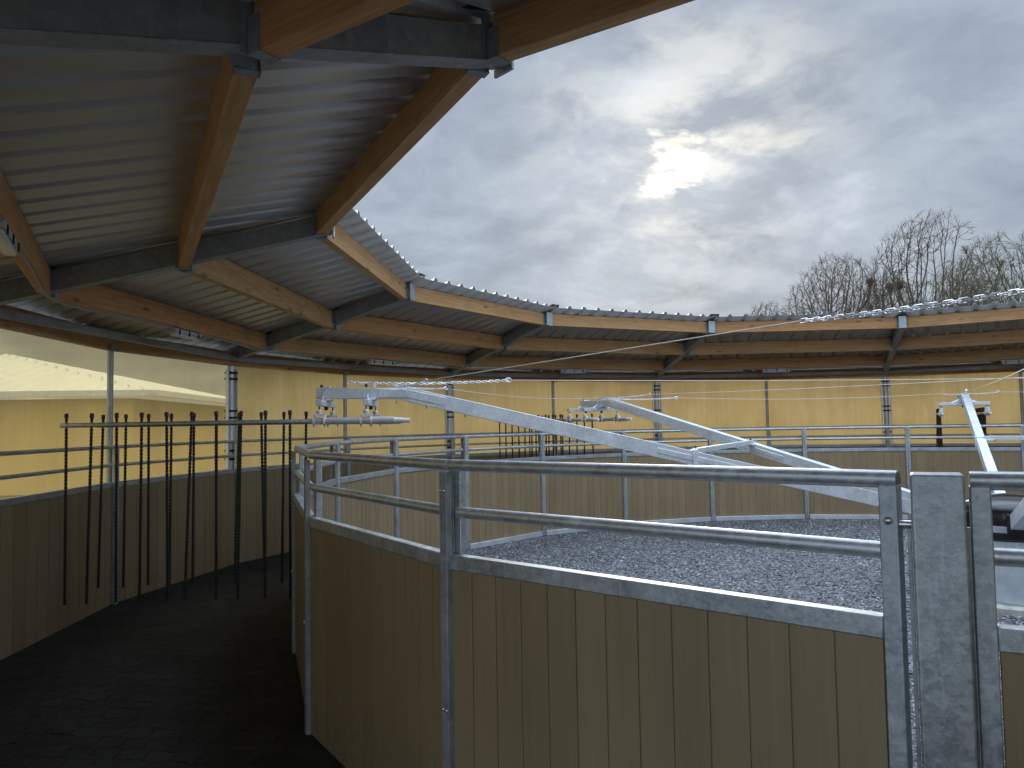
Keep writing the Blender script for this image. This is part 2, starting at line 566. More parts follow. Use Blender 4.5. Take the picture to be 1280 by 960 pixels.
h_i = RI * S7
inner = empty('inner_fence', 'inner ring fence of brown boards and two galvanised rails around the gravel', 'fence')
NEAR = (-4, -3, -2)
proto = None
for i in range(-4, 18):
    az = PHI - (i + 0.5) * ST
    if i in NEAR:
        make_panel(inner, rot_of(az), RI, -h_i + 0.003, h_i - 0.003, i + 50, frame=(i == -4, False))
    elif i % 3 == 2 or proto is None:
        proto = make_panel(inner, rot_of(az), RI, -h_i + 0.003, h_i - 0.003, i + 50)
    else:
        copy_to(proto, inner, rot_of(az))
pp = None
for i in range(-3, 19):
    az = PHI - i * ST
    if pp is None:
        m = MB()
        m.beam((0, RI + 0.024, 0.0), (0, RI + 0.024, HT - 0.026), 0.048, 0.028, (0, 1, 0))
        pp = m.build('fence_post', GALV_DARK, inner, rot_of(az), 0.003)  # darker steel colour stands in for shade on the posts
        for x in (-0.012, 0.012):
            for z in (1.49, 0.63):
                m = MB()
                m.lathe([(0.0005, 0.0), (0.0075, 0.0), (0.0075, 0.004), (0.005, 0.007), (0.0005, 0.008)], 10, (x, RI + 0.0382, z), 'y')
                kid(pp, m.build('bolt', BOLT, pp))
    else:
        copy_to(pp, inner, rot_of(az))

# gate post and gate leaf at the right edge
azg = PHI + 4.5 * ST
gp = empty('gate_post', 'wide mottled galvanised box post standing between the two near fence panels', 'gate post', rz=rot_of(azg))
yg = RI * A7
xg = h_i - 0.081
m = MB()
m.beam((xg, yg + 0.01, 0.0), (xg, yg + 0.01, HT + 0.018), 0.120, 0.10, (0, 1, 0))
m.build('post_body', GALV, gp, 0, 0.007)
m = MB()
for s_ in (-1, 1):
    m.beam((xg + s_ * 0.0665, yg - 0.030, 0.0), (xg + s_ * 0.0665, yg - 0.030, HT - 0.12), 0.010, 0.010, (0, 1, 0))
m.build('stop_strip', GALV_TUBE, gp, 0, 0.002)
for z in (1.475, 0.6):
    m = MB()
    m.tube([(xg + 0.061, yg + 0.0, z), (xg + 0.098, yg + 0.0, z)], 0.011, 10)
    m.build('hinge_pin', BOLT, gp)
gl = empty('gate_leaf', 'galvanised boarded gate leaf to the right of the wide gate post', 'gate', rz=rot_of(azg))
gpn = make_panel(gl, 0.0, RI, -h_i + 0.003, h_i - 0.150, 77, name='gate_boards', frame=(True, True))
m = MB()
m.lathe([(0.0005, 0.0), (0.010, 0.0), (0.010, 0.006), (0.0005, 0.012)], 10, (h_i - 0.175, yg + 0.0235, 0.7), 'y')
m.build('bolt', BOLT, gl)

# outer fence
ROF = RO - 0.03
h_o = ROF * S7
outer = empty('outer_fence', 'outer ring fence of brown boards and two rails along the dark lane', 'fence')
proto = None
OUTR = range(-4, 19)
for i in OUTR:
    az = PHO - (i + 0.5) * ST
    if i in (-2, -1, 0) or proto is None:
        q = make_panel(outer, rot_of(az), ROF, -h_o + 0.003, h_o - 0.003, i + 150, rail_r=0.019, outer=True)
        proto = q
    else:
        copy_to(proto, outer, rot_of(az))
pp = None
for i in range(-4, 20):
    az = PHO - i * ST
    if pp is None:
        m = MB()
        m.beam((0, ROF - 0.045, 0.0), (0, ROF - 0.045, HT - 0.01), 0.04, 0.026, (0, 1, 0))
        pp = m.build('fence_post', GALV, outer, rot_of(az), 0.003)
    else:
        copy_to(pp, outer, rot_of(az))

# ------------------------------------------------------------------ canopy: posts, rafters, purlins, sheets
canopy = empty('canopy', 'ring shaped lean-to roof of corrugated steel on timber purlins and posts', 'canopy')
SL = 0.25
def zroof(r):               # underside of the sheets along a rafter line
    return 3.472 - SL * (r - 6.30)

R_IN, R_OUT = 6.055, 9.38
PUR = ((6.30, 3.283), (7.327, 2.990), (8.305, 2.772))

# sheets
def roof_mesh():
    b = MB()
    v0, v1 = R_IN * A15, R_OUT * A15
    um = v1 * T15
    per = 0.262
    us = []
    k0 = -int(um / per) - 1
    for k in range(k0, -k0 + 1):
        c = k * per
        for du, dz in ((-0.5 * per, 0), (-0.040, 0), (-0.018, 0.038), (0.018, 0.038), (0.040, 0)):
            us.append((c + du, dz))
    us = [(u, dz) for u, dz in us if -um < u < um]
    us = [(-um, 0)] + us + [(um, 0)]
    def z(v):
        return zroof(v / A15) + 0.002
    cols = []
    for u, dz in us:
        vs_ = max(v0, abs(u) / T15)
        cols.append([(u, vs_ + (v1 - vs_) * q, z(vs_ + (v1 - vs_) * q) + dz) for q in (0, 0.33, 0.67, 1)])
    vs, fs = [], []
    for c in cols:
        vs += c
    for i in range(len(cols) - 1):
        for q in range(3):
            fs.append((i * 4 + q, i * 4 + q + 1, (i + 1) * 4 + q + 1, (i + 1) * 4 + q))
    b.add(vs, fs)
    return b


rp = None
for j in range(12):
    az = PHO - (2 * j + 1) * ST
    if rp is None:
        rp = roof_mesh().build('roof_sheet', ROOF, canopy, rot_of(az), ang=20)
        sm = rp.modifiers.new('thick', 'SOLIDIFY')
        sm.thickness = 0.0015
        sm.offset = 1
    else:
        copy_to(rp, canopy, rot_of(az))
# purlins
for r, zb in PUR:
    src = None
    for j in range(12):
        az = PHO - (2 * j + 1) * ST
        if src is None:
            hl = r * S15 - 0.075
            zt = zroof(r) - 0.004
            b = MB()
            b.beam((-hl, r * A15, (zb + zt) / 2), (hl, r * A15, (zb + zt) / 2), 0.082, zt - zb)
            src = b.build('purlin', WOOD, canopy, rot_of(az), 0.004)
            for s_ in (-1, 1):
                b = MB()      # joist hanger: folded shoe with two wings
                x0, x1 = s_ * (hl - 0.03), s_ * (hl + 0.026)
                b.beam((x0, r * A15, zb - 0.003), (x1, r * A15, zb - 0.003), 0.094, 0.004)
                for q in (-1, 1):
                    b.beam((x0, r * A15 + q * 0.0435, zb + 0.06), (x1, r * A15 + q * 0.0435, zb + 0.06), 0.004, 0.13)
                kid(src, b.build('joist_hanger', GALV_DARK, src))
        else:
            copy_to(src, canopy, rot_of(az))
# rafters and posts
rsrc = psrc = esrc = None
for j in range(12):
    az = PHO - 2 * j * ST
    rz = rot_of(az)
    if rsrc is None:
        b = MB()
        def rz_(r):
            return zroof(r) - 0.022
        p0, p1 = Vector((0, 6.21, rz_(6.21) - 0.085)), Vector((0, 8.96, rz_(8.96) - 0.085))
        b.beam(p0, p1, 0.09, 0.15)
        # bottom flange lips of the channel
        dd = (p1 - p0).normalized()
        b.beam(p0 - Vector((0, 0, 0.0765)), p1 - Vector((0, 0, 0.0765)), 0.104, 0.010)
        rsrc = b.build('rafter', GALV_DARK, canopy, rz, 0.004)
        b = MB()
        b.beam((0, 6.19, zroof(6.2) - 0.22), (0, 6.19, zroof(6.2) - 0.015), 0.12, 0.014, (0, 1, 0))
        kid(rsrc, b.build('end_plate', GALV, rsrc, 0, 0.002))
        b = MB()
        b.beam((0, 6.04, zroof(6.04) + 0.044), (0, 9.35, zroof(9.35) + 0.044), 0.16, 0.008)
        b.beam((0.075, 6.06, zroof(6.06) + 0.030), (0.075, 9.35, zroof(9.35) + 0.030), 0.006, 0.03)
        b.beam((-0.075, 6.06, zroof(6.06) + 0.030), (-0.075, 9.35, zroof(9.35) + 0.030), 0.006, 0.03)
        kid(rsrc, b.build('ridge_flashing', FLASH, rsrc))
        for r, zb in PUR:
            for s_ in (-1, 1):
                b = MB()
                b.beam((s_ * 0.0485, r, zb + 0.0), (s_ * 0.0485, r, zb + 0.17), 0.006, 0.10, (0, 1, 0))
                for q in (0.03, 0.13):
                    b.lathe([(0.0005, 0), (0.011, 0), (0.011, 0.007), (0.0005, 0.009)], 8, (s_ * 0.0518, r, zb + q), 'x')
                kid(rsrc, b.build('purlin_cleat', GALV_DARK, rsrc))
    else:
        copy_to(rsrc, canopy, rz)
    if j == 8 or j == 9:
        pass
    if psrc is None:
        RP = RO + 0.045
        b = MB()
        b.tube([(0, RP, 0), (0, RP, 2.72)], 0.05, 20)
        psrc = b.build('post', GALV_NEW, canopy, rz)
        b = MB()
        for s_ in (-1, 1):
            b.beam((s_ * 0.083, RP - 0.02, 0.0), (s_ * 0.083, RP - 0.02, 2.54), 0.02, 0.045, (0, 1, 0))
        kid(psrc, b.build('side_strip', GALV_NEW, psrc, 0, 0.002))
        for z in (0.75, 0.86, 1.36, 1.47, 1.90, 1.99, 2.41, 2.49):
            b = MB()
            b.beam((-0.074, RP - 0.012, z), (0.074, RP - 0.012, z), 0.10, 0.028)
            kid(psrc, b.build('clamp', BLACK, psrc, 0, 0.004))
    else:
        copy_to(psrc, canopy, rz)
tsrc = fsrc = gsrc = None
for j in range(12):
    az = PHO - (2 * j + 1) * ST
    rz = rot_of(az)
    if tsrc is None:
        b = MB()
        b.tube([(0, RO, 0), (0, RO, 2.60)], 0.030, 14)
        tsrc = b.build('slim_post', GALV, canopy, rz)
        b = MB()
        b.beam((-0.07, RO - 0.045, 2.605), (0.07, RO - 0.045, 2.605), 0.006, 0.07)
        kid(tsrc, b.build('head_bracket', GALV_DARK, tsrc))
        b = MB()
        rr_ = 8.76
        b.beam((-rr_ * S15, rr_ * A15, 2.67), (rr_ * S15, rr_ * A15, 2.675), 0.05, 0.07)
        gsrc = b.build('eave_beam', GALV_DARK, canopy, rz, 0.004)
    else:
        copy_to(tsrc, canopy, rz)
        copy_to(gsrc, canopy, rz)
for i in range(24):
    az = PHO - (i + 0.5) * ST
    if fsrc is None:
        b = MB()
        hl = (RO + 0.02) * S7 - 0.004
        b.beam((-hl, (RO + 0.02) * A7, 2.675), (hl, (RO + 0.02) * A7, 2.675), 0.07, 0.185)
        fsrc = b.build('eave_timber', WOOD, canopy, rot_of(az), 0.004)
    else:
        copy_to(fsrc, canopy, rot_of(az))

# ------------------------------------------------------------------ windbreak sheeting, one hung sheet per bay
wind = empty('windbreak_sheeting', 'golden yellow windbreak sheeting hung behind the outer fence under the eaves', 'windbreak')
RW = RO + 0.115


def sheet_mesh(seed):
    b = MB()
    nx, nz = 28, 8
    vs = []
    pts = [(RW * math.cos(a), RW * math.sin(a)) for a in (PI / 2 + ST, PI / 2, PI / 2 - ST)]
    for ix in range(2 * nx + 1):
        s_ = 0 if ix < nx else 1
        q = (ix - s_ * nx) / nx
        x = pts[s_][0] * (1 - q) + pts[s_ + 1][0] * q
        y = pts[s_][1] * (1 - q) + pts[s_ + 1][1] * q
        for iz in range(nz + 1):
            z = 0.4 + (2.66 - 0.4) * iz / nz
            d = noise.noise((x * 1.6 + seed * 9, z * 0.5, seed)) * 0.010 + noise.noise((x * 5.0, z * 0.8, seed + 4)) * 0.004
            vs.append((x, y + d, z))
    w = nz + 1
    b.add(vs, [(i * w + k, (i + 1) * w + k, (i + 1) * w + k + 1, i * w + k + 1) for i in range(2 * nx) for k in range(nz)])
    return b


for j in range(-2, 9):
    az = PHO - (2 * j + 1) * ST
    o = sheet_mesh(j + 3.3).build('sheet', SHEET_CLEAR if j == -1 else SHEET, wind, rot_of(az), ang=80)
    if j == -1:
        o['label'] = 'clearer yellow sheet with a pale barn roof showing through'

# ------------------------------------------------------------------ strip lights on the outer purlins and the conduit feeding them
LL = {-2: 'grey strip light under the purlin cut by the left picture edge',
      -1: 'grey strip light above the straps, left of the first thick post with clamps',
      0: 'grey strip light above the nearest arm end and its pile of chain',
      1: 'grey strip light above the far rack of black straps',
      2: 'grey strip light below the roof edge where the long slack wire crosses',
      3: 'grey strip light right of the post nearest the bare trees'}
PR, PZ = PUR[2]
for j, lab in LL.items():
    az = PHO - (2 * j + 1) * ST
    t_ = empty('strip_light', lab, 'strip light', rz=rot_of(az), group='strip lights under the outer purlins')
    y = PR * A15 - 0.005
    b = MB()
    b.beam((-0.27, y, PZ - 0.030), (0.27, y, PZ - 0.030), 0.085, 0.040)
    b.build('housing', LAMP_H, t_, 0, 0.008)
    b = MB()
    b.beam((-0.255, y, PZ - 0.066), (0.255, y, PZ - 0.066), 0.07, 0.034)
    b.build('cover', LAMP_D, t_, 0, 0.012)
    for x in (-0.2, 0, 0.2):
        b = MB()
        b.box((x, y - 0.046, PZ - 0.045), (0.018, 0.008, 0.05))
        b.build('clip', BLACK, t_)
pts = []
for j in range(-2, 5):
    az = PHO - (2 * j + 1) * ST
    for q in (-0.86, -0.5, -0.13, 0.13, 0.5, 0.86):
        x = q * PR * S15
        y = PR * A15 - 0.03
        a = rot_of(az)
        pts.append(Vector((x * math.cos(a) - y * math.sin(a), x * math.sin(a) + y * math.cos(a), PZ - 0.016 - (0.02 if abs(q) > 0.8 else 0))))
sm_ = []
for i in range(len(pts) - 1):
    for q in range(4):
        t0 = q / 4
        p_1, p0, p1, p2 = pts[max(i - 1, 0)], pts[i], pts[i + 1], pts[min(i + 2, len(pts) - 1)]
        sm_.append(0.5 * ((2 * p0) + (p1 - p_1) * t0 + (2 * p_1 - 5 * p0 + 4 * p1 - p2) * t0 ** 2 + (3 * p0 - p_1 - 3 * p1 + p2) * t0 ** 3))
b = MB()
b.tube(sm_, 0.0095, 8)
tag(b.build('conduit', CABLE_G), 'thin grey conduit running from light to light under the outer purlins', 'conduit')

# ------------------------------------------------------------------ the walker: hub, six arms, tie bars
walker = empty('horse_walker', 'galvanised horse walker with low black domed hub and long cranked arms', 'horse walker')
AZ0 = R(50.7)
ARMS = [AZ0 + R(60) * k for k in range(6)]    # C, B, A, then the others
b = MB()
b.lathe([(0.55, 0.0), (0.55, 0.05), (0.535, 0.062), (0.001, 0.062)], 40)
b.build('concrete_pad', CONC, walker)
b = MB()
b.lathe([(0.43, 0.064), (0.43, 0.625), (0.001, 0.627)], 10, rot=0.25)
hs = b.build('housing', HOUSING, walker, 0, 0.006, ang=20)
b = MB()
b.lathe([(0.445, 0.064), (0.445, 0.085), (0.432, 0.086)], 10, rot=0.25)
b.build('skirt', GALV_TUBE, hs, ang=20)
b = MB()
b.lathe([(0.40, 0.628), (0.43, 0.634), (0.44, 0.66), (0.44, 0.90), (0.425, 0.935), (0.36, 0.97), (0.24, 1.0), (0.11, 1.017), (0.001, 1.022)], 48)
hd = b.build('dome_cap', GLOSSB, walker, ang=60)
b = MB()
b.lathe([(0.441, 0.70), (0.446, 0.703), (0.446, 0.757), (0.441, 0.76)], 48)
b.build('pale_band', BAND, hd)


def arm_profile():
    return [(0.30, 0.735), (5.60, 2.045), (6.45, 2.062)]


asrc = tb = None
for az in ARMS:
    rz = rot_of(az)
    if asrc is None:
        b = MB()
        b.beam((0, 0.36, 0.775), (0, 5.64, 2.043), 0.10, 0.128)
        b.beam((0, 5.56, 2.043), (0, 6.43, 2.060), 0.098, 0.098)
        for s_ in (-1, 1):     # fish plates at the knee
            b.beam((s_ * 0.053, 5.28, 1.968), (s_ * 0.053, 5.62, 2.045), 0.006, 0.075)
            b.beam((s_ * 0.053, 5.62, 2.047), (s_ * 0.053, 5.88, 2.051), 0.006, 0.075)
            b.beam((s_ * 0.053, 2.5, 1.288), (s_ * 0.053, 3.35, 1.492), 0.006, 0.05)
        asrc = b.build('arm', GALV_NEW, walker, rz, 0.004)
        for r in (6.35, 5.95):
            b = MB()
            b.beam((-0.36, r, 1.962), (0.36, r, 1.962), 0.05, 0.05)
            b.beam((-0.10, r, 1.995), (0.10, r, 1.995), 0.10, 0.012)
            kid(asrc, b.build('crossbar', GALV_NEW, asrc, 0, 0.003))
            b = MB()
            for s_ in (-1, 1):
                b.tube([(s_ * 0.054, r - 0.03, 2.11), (s_ * 0.070, r + 0.02, 2.03), (s_ * 0.17, r, 1.985)], 0.010, 6)
            b.tube([(-0.06, r - 0.03, 2.115), (0.06, r - 0.03, 2.115)], 0.010, 6)
            kid(asrc, b.build('clamp_bow', GALV_NEW, asrc))
            b = MB()
            b.lathe([(0.001, 1.905), (0.014, 1.905), (0.018, 1.915), (0.018, 1.936), (0.001, 1.937)], 10, (0, r, 0))
            kid(asrc, b.build('bolt', CAPM, asrc))
            b = MB()
            b.lathe([(0.001, 2.112), (0.015, 2.112), (0.012, 2.135), (0.001, 2.14)], 10, (0, r + 0.04, 0))
            kid(asrc, b.build('bolt', CAPM, asrc))
        for r in (5.1, 5.45, 5.72):
            b = MB()
            zc = (0.775 + (r - 0.36) * 0.2402) if r < 5.56 else 2.047
            b.lathe([(0.001, zc - 0.092), (0.009, zc - 0.09), (0.009, zc - 0.064), (0.001, zc - 0.06)], 8, (0, r, 0))
            kid(asrc, b.build('stud', BOLT, asrc))
        b = MB()
        b.box((0, 0.455, 0.79), (0.15, 0.10, 0.17))
        kid(asrc, b.build('root_bracket', BLACK, asrc, 0, 0.004))
        # tie bracket at the middle of the arm
        b = MB()
        b.beam((0, 3.0, 1.35), (0, 3.0, 1.49), 0.135, 0.05, (0, 1, 0))
        kid(asrc, b.build('tie_bracket', GALV_NEW, asrc, 0, 0.003))
    else:
        copy_to(asrc, walker, rz)
    m_az = rot_of(az + R(30))
    if ARMS.index(az) % 2 == 0:
        continue
    if tb is None:
        hl = 3.0 * math.sin(R(30)) - 0.05
        yy = 3.0 * math.cos(R(30))
        b = MB()
        b.beam((-hl, yy, 1.475), (hl, yy, 1.475), 0.05, 0.05)
        b.beam((-hl - 0.05, yy, 1.445), (-hl + 0.12, yy, 1.445), 0.07, 0.02)
        b.beam((hl - 0.12, yy, 1.445), (hl + 0.05, yy, 1.445), 0.07, 0.02)
        tb = b.build('tie_bar', GALV_NEW, walker, m_az, 0.003)
        for s_ in (-1, 1):
            b = MB()
            b.lathe([(0.001, 1.43), (0.012, 1.43), (0.012, 1.52), (0.001, 1.525)], 8, (s_ * (hl - 0.03), yy, 0))
            kid(tb, b.build('bolt', CAPM, tb))
    else:
        copy_to(tb, walker, m_az)

# ------------------------------------------------------------------ dividers: rails hung below the arms, ten straps each
ZR = 1.805


def strap_mesh():
    b = MB()
    prof = [(0.001, -1.495)]
    z = -1.49
    k = 0
    while z < -0.02:
        prof += [(0.0135, z), (0.0135, z + 0.016), (0.0095, z + 0.020), (0.0095, z + 0.026)]
        z += 0.030
    prof += [(0.010, 0.0), (0.010, 0.052), (0.001, 0.053)]
    b.lathe(prof, 7)
    return b.mesh('strap', STRAPM)


def cap_mesh():
    b = MB()
    b.lathe([(0.001, 0.03), (0.012, 0.03), (0.0125, 0.058), (0.017, 0.062), (0.017, 0.094), (0.012, 0.10), (0.001, 0.101)], 8)
    return b.mesh('strap_cap', CAPM)


STRAP, STRAPCAP = strap_mesh(), cap_mesh()
b = MB()
b.tube([(0, 8.505, 0), (0, 6.25, 0)], 0.0205, 14)
RAILM = b.mesh('hanging_rail', GALV_TUBE)
b = MB()
b.tube([(0, 6.40, 0), (0, 5.93, 0)], 0.028, 14)
b.tube([(0, 5.95, 0), (0, 5.71, 0)], 0.033, 14)
SLEEVEM = b.mesh('sleeve', PVC)
b = MB()
b.tube([(0, 5.72, 0), (0, 5.625, 0)], 0.022, 14)
TIPM = b.mesh('rail_tip', INSUL)
b = MB()
for dy in (-0.045, 0.045):
    b.lathe([(0.030, dy - 0.008), (0.040, dy - 0.008), (0.040, dy + 0.008), (0.030, dy + 0.008)], 14, (0, 0, 0), 'y')
    b.lathe([(0.001, -0.056), (0.007, -0.054), (0.007, -0.036), (0.001, -0.035)], 6, (0, dy, 0))
b.beam((0, -0.05, 0.05), (0, 0.05, 0.05), 0.05, 0.02)
CLAMPM = b.mesh('pipe_clamp', INSUL)
b = MB()
b.lathe([(0.001, 0.056), (0.016, 0.058), (0.026, 0.075), (0.026, 0.088), (0.014, 0.098), (0.001, 0.10)], 12)
INSM = b.mesh('insulator', INSUL)
b = MB()
b.tube([(0, 0, 0.098), (0, 0, 0.165)], 0.006, 6)
HOOKM = b.mesh('hanger_hook', BLACK)

DL = {(2, 1): 'nearest rail of hanging black straps, its straps reaching lowest at the lane centre',
      (2, -1): 'second strap rail just behind the nearest one, below the same arm end',
      (1, 1): 'far strap rail left of the small arm end, its outer end leftmost',
      (1, -1): 'far strap rail right of its twin, insulators below the small arm end',
      (0, 1): 'end-on strap rail under the left side of the far right arm crossbar',
      (0, -1): 'end-on strap rail under the right side of the far right arm crossbar'}
rd = random.Random(11)
for (k, side), lab in DL.items():
    az = ARMS[k]
    rz = rot_of(az)
    # local x is clockwise; +azimuth side is -x
    x = -side * 0.33
    lx = Vector((math.cos(rz), math.sin(rz), 0)) * x
    t_ = empty('strap_rail', lab, 'strap rail', (lx.x, lx.y, ZR), rz, 'rails of hanging straps')
    link('hanging_rail', RAILM, t_)
    link('sleeve', SLEEVEM, t_)
    link('rail_tip', TIPM, t_)
    for r in (6.35, 5.95):
        c = link('pipe_clamp', CLAMPM, t_, loc=(0, r, 0))
        link('insulator', INSM, c)
        link('hanger_hook', HOOKM, c)
    for q in range(10):
        s_ = link('strap', STRAP, t_, loc=(0, 8.462 - 0.2071 * q, 0))
        s_.rotation_euler = (R(rd.gauss(0, 0.8)), R(rd.gauss(0, 0.6)), rd.random() * 6)
        link('strap_cap', STRAPCAP, s_)

# ------------------------------------------------------------------ tension wires between the arm ends, chain at both ends
def chain_mesh(p0, p1, sag=0.0):
    b = MB()
    L = (p1 - p0).length
    n = max(3, int(L / 0.0285))
    d = (p1 - p0).normalized()
    ref = Vector((0, 0, 1))
    s1 = d.cross(ref).normalized()
    u1 = s1.cross(d)
    for i in range(n):
        t0 = (i + 0.5) / n
        c = p0.lerp(p1, t0) - Vector((0, 0, sag * 4 * t0 * (1 - t0)))
        w = s1 if i % 2 else u1
        w = (w + (u1 if i % 2 else s1) * rnd.uniform(-.35, .35)).normalized()
        o = d.cross(w)
        hl, hw, rr_ = 0.0125, 0.0095, 0.0032
        path = []
        for k in range(10):
            a = 2 * PI * k / 10
            ca, sa = math.cos(a), math.sin(a)
            path.append(c + d * (ca * hw + (hl if ca > 0.01 else -hl if ca < -0.01 else 0)) + w * (sa * hw))
        vs, fs = [], []
        for k, p in enumerate(path):
            tn = (path[(k + 1) % 10] - path[k - 1]).normalized()
            bn = tn.cross(o).normalized()
            vs += [p + (o * math.cos(2 * PI * q / 5) + bn * math.sin(2 * PI * q / 5)) * rr_ for q in range(5)]
        fs = [(k * 5 + q, k * 5 + (q + 1) % 5, ((k + 1) % 10) * 5 + (q + 1) % 5, ((k + 1) % 10) * 5 + q) for k in range(10) for q in range(5)]
        b.add(vs, fs)
    return b


def tip(k, dr=0.0):
    az = ARMS[k]
    return Vector(((5.70 + dr) * math.cos(az), (5.70 + dr) * math.sin(az), 2.125))


WL = [((2, 3), 0.0, 0.55, 1.42, 'long wire rising to the right with thick chain against the bare trees'),
      ((2, 5), 0.45, 1.45, 1.2, 'straight wire crossing high over the gravel from the nearest arm end'),
      ((2, 1), 0.05, 0.9, 0.6, 'thin low wire from the nearest arm end to the small far arm end'),
      ((1, 4), 0.35, 1.2, 1.2, 'wire crossing the gravel from the small far arm end towards the right'),
      ((1, 0), 0.1, 1.1, 0.4, 'slack thin wire joining the two far arm ends in front of yellow sheeting'),
      ((0, 3), 0.2, 0.3, 1.2, 'wire with a round knot climbing right from the far right arm end'),
      ((0, 5), 0.1, 0.5, 1.0, 'short chain stub leading right behind the far right arm end')]
for (a, c), dr, cl, cl2, lab in WL:
    opp = (a - c) % 6 == 3
    p0, p1 = tip(a, dr), tip(c, dr)
    if (a, c) == (2, 3):
        p1.z += 0.09
    d = (p1 - p0).normalized()
    if opp:
        p0.z += 0.03
        p1.z += 0.03
    q0, q1 = p0 + d * cl, p1 - d * cl2
    t_ = empty('tension_wire', lab, 'wire', tuple(p0), 0, 'tension wires between the arm ends')
    off = p0.copy()
    b = MB()
    n = 12
    b.tube([q0.lerp(q1, i / n) - off - Vector((0, 0, (0.0 if (a, c) == (2, 3) else 0.05) * 4 * (i / n) * (1 - i / n))) for i in range(n + 1)], 0.0034, 6)
    b.build('wire_rope', WIREM, t_)
    for s0, s1 in ((p0, q0), (q1, p1)):
        chain_mesh(s0 - off, s1 - off, 0.02).build('chain', CHAINM, t_)
    if (a, c) == (0, 3):
        b = MB()
        b.lathe([(0.001, -0.028), (0.018, -0.02), (0.026, 0.0), (0.018, 0.02), (0.001, 0.028)], 10, tuple(p0 + d * 0.55 - off))
        b.build('knot', CHAINM, t_)
    else:
        b = MB()
        c_ = q0 - off
        sd_ = d.cross(Vector((0, 0, 1))).normalized()
        b.tube([c_ + d * (0.028 * math.cos(u)) + Vector((0, 0, 0.018 * math.sin(u))) + sd_ * 0.004 for u in [2 * PI * k / 12 for k in range(13)]], 0.005, 6)
        b.build('shackle', CHAINM, t_)

# ------------------------------------------------------------------ barn seen through the clearer sheet on the left
barn = None
E1 = at(190, 492, 22.0)
fwd = Vector((CF.x, CF.y, 0)).normalized()
ee = Vector((-fwd.y, fwd.x, 0))
e_ = (ee * 0.995 - fwd * 0.10).normalized()
n_ = Vector((e_.y, -e_.x, 0))
if n_.dot(fwd) < 0:
    n_ = -n_
barn = empty('barn', 'long sand coloured barn with pale corrugated hipped roof behind the sheeting', 'barn', (E1.x, E1.y, 0), math.atan2(-e_.y, -e_.x))
# local frame: -x along the eave, +y away
zE = E1.z
L_, D_ = 30.0, 16.0
ZR_ = zE + 8 * math.tan(R(13))
m_, nt_, out_ = newmat('barn_roof_sheet')
t = NT(nt_)
g = t.noise(t.coords(), 1.5, 4)
t.principled(out_, Base_Color=t.mix(g, (0.66, 0.66, 0.62), (0.84, 0.84, 0.80)), Roughness=0.45, Metallic=0.1)
BARNROOF = m_
BARNWALL = mat_plain('sand_render', (0.62, 0.45, 0.19), 0.9, 0, 0.12, 0.8, 0.2)


def corr(b, P, u, v, W, fl, period=0.62, amp=0.085):
    """ribbed roof plane: P corner, u along eave, v up the slope, fl(x)->(start,end) along v"""
    nrm = u.cross(v).normalized()
    if nrm.z < 0:
        nrm = -nrm
    xs = []
    k = 0
    while k * period < W:
        x0 = k * period
        for dx, h in ((0, 0), (period * 0.55, 0), (period * 0.65, amp), (period * 0.9, amp)):
            if x0 + dx < W:
                xs.append((x0 + dx, h))
        k += 1
    xs.append((W, 0))
    vs = []
    for x, h in xs:
        s0, s1 = fl(x)
        vs += [P + u * x + v * s0 + nrm * h, P + u * x + v * s1 + nrm * h]
    b.add(vs, [(i * 2, i * 2 + 1, i * 2 + 3, i * 2 + 2) for i in range(len(xs) - 1)])


sl = (Vector((0, 8, ZR_ - zE))).length
up_f = Vector((0, 8, ZR_ - zE)).normalized()
up_s = Vector((-8, 0, ZR_ - zE)).normalized()
b = MB()
corr(b, Vector((0, 0, zE)), Vector((-1, 0, 0)), up_f, L_, lambda x: (0, sl * min(1, x / 8)))
corr(b, Vector((0, 0, zE)), Vector((0, 1, 0)), up_s, D_, lambda x: (0, sl * min(1, min(x, D_ - x) / 8)))
b.build('roof', BARNROOF, barn, smooth=False)
b = MB()
b.box((-L_ / 2 - 0.3, D_ / 2, zE / 2 - 0.05), (L_ - 0.6, D_ - 0.6, zE - 0.12))
b.build('wall', BARNWALL, barn)
b = MB()
b.beam((0.02, -0.09, zE + 0.02), (-L_, -0.09, zE + 0.02), 0.14, 0.17)
b.beam((0.09, 0.0, zE + 0.02), (0.09, D_, zE + 0.02), 0.14, 0.17)
b.build('gutter', GALV_NEW, barn)


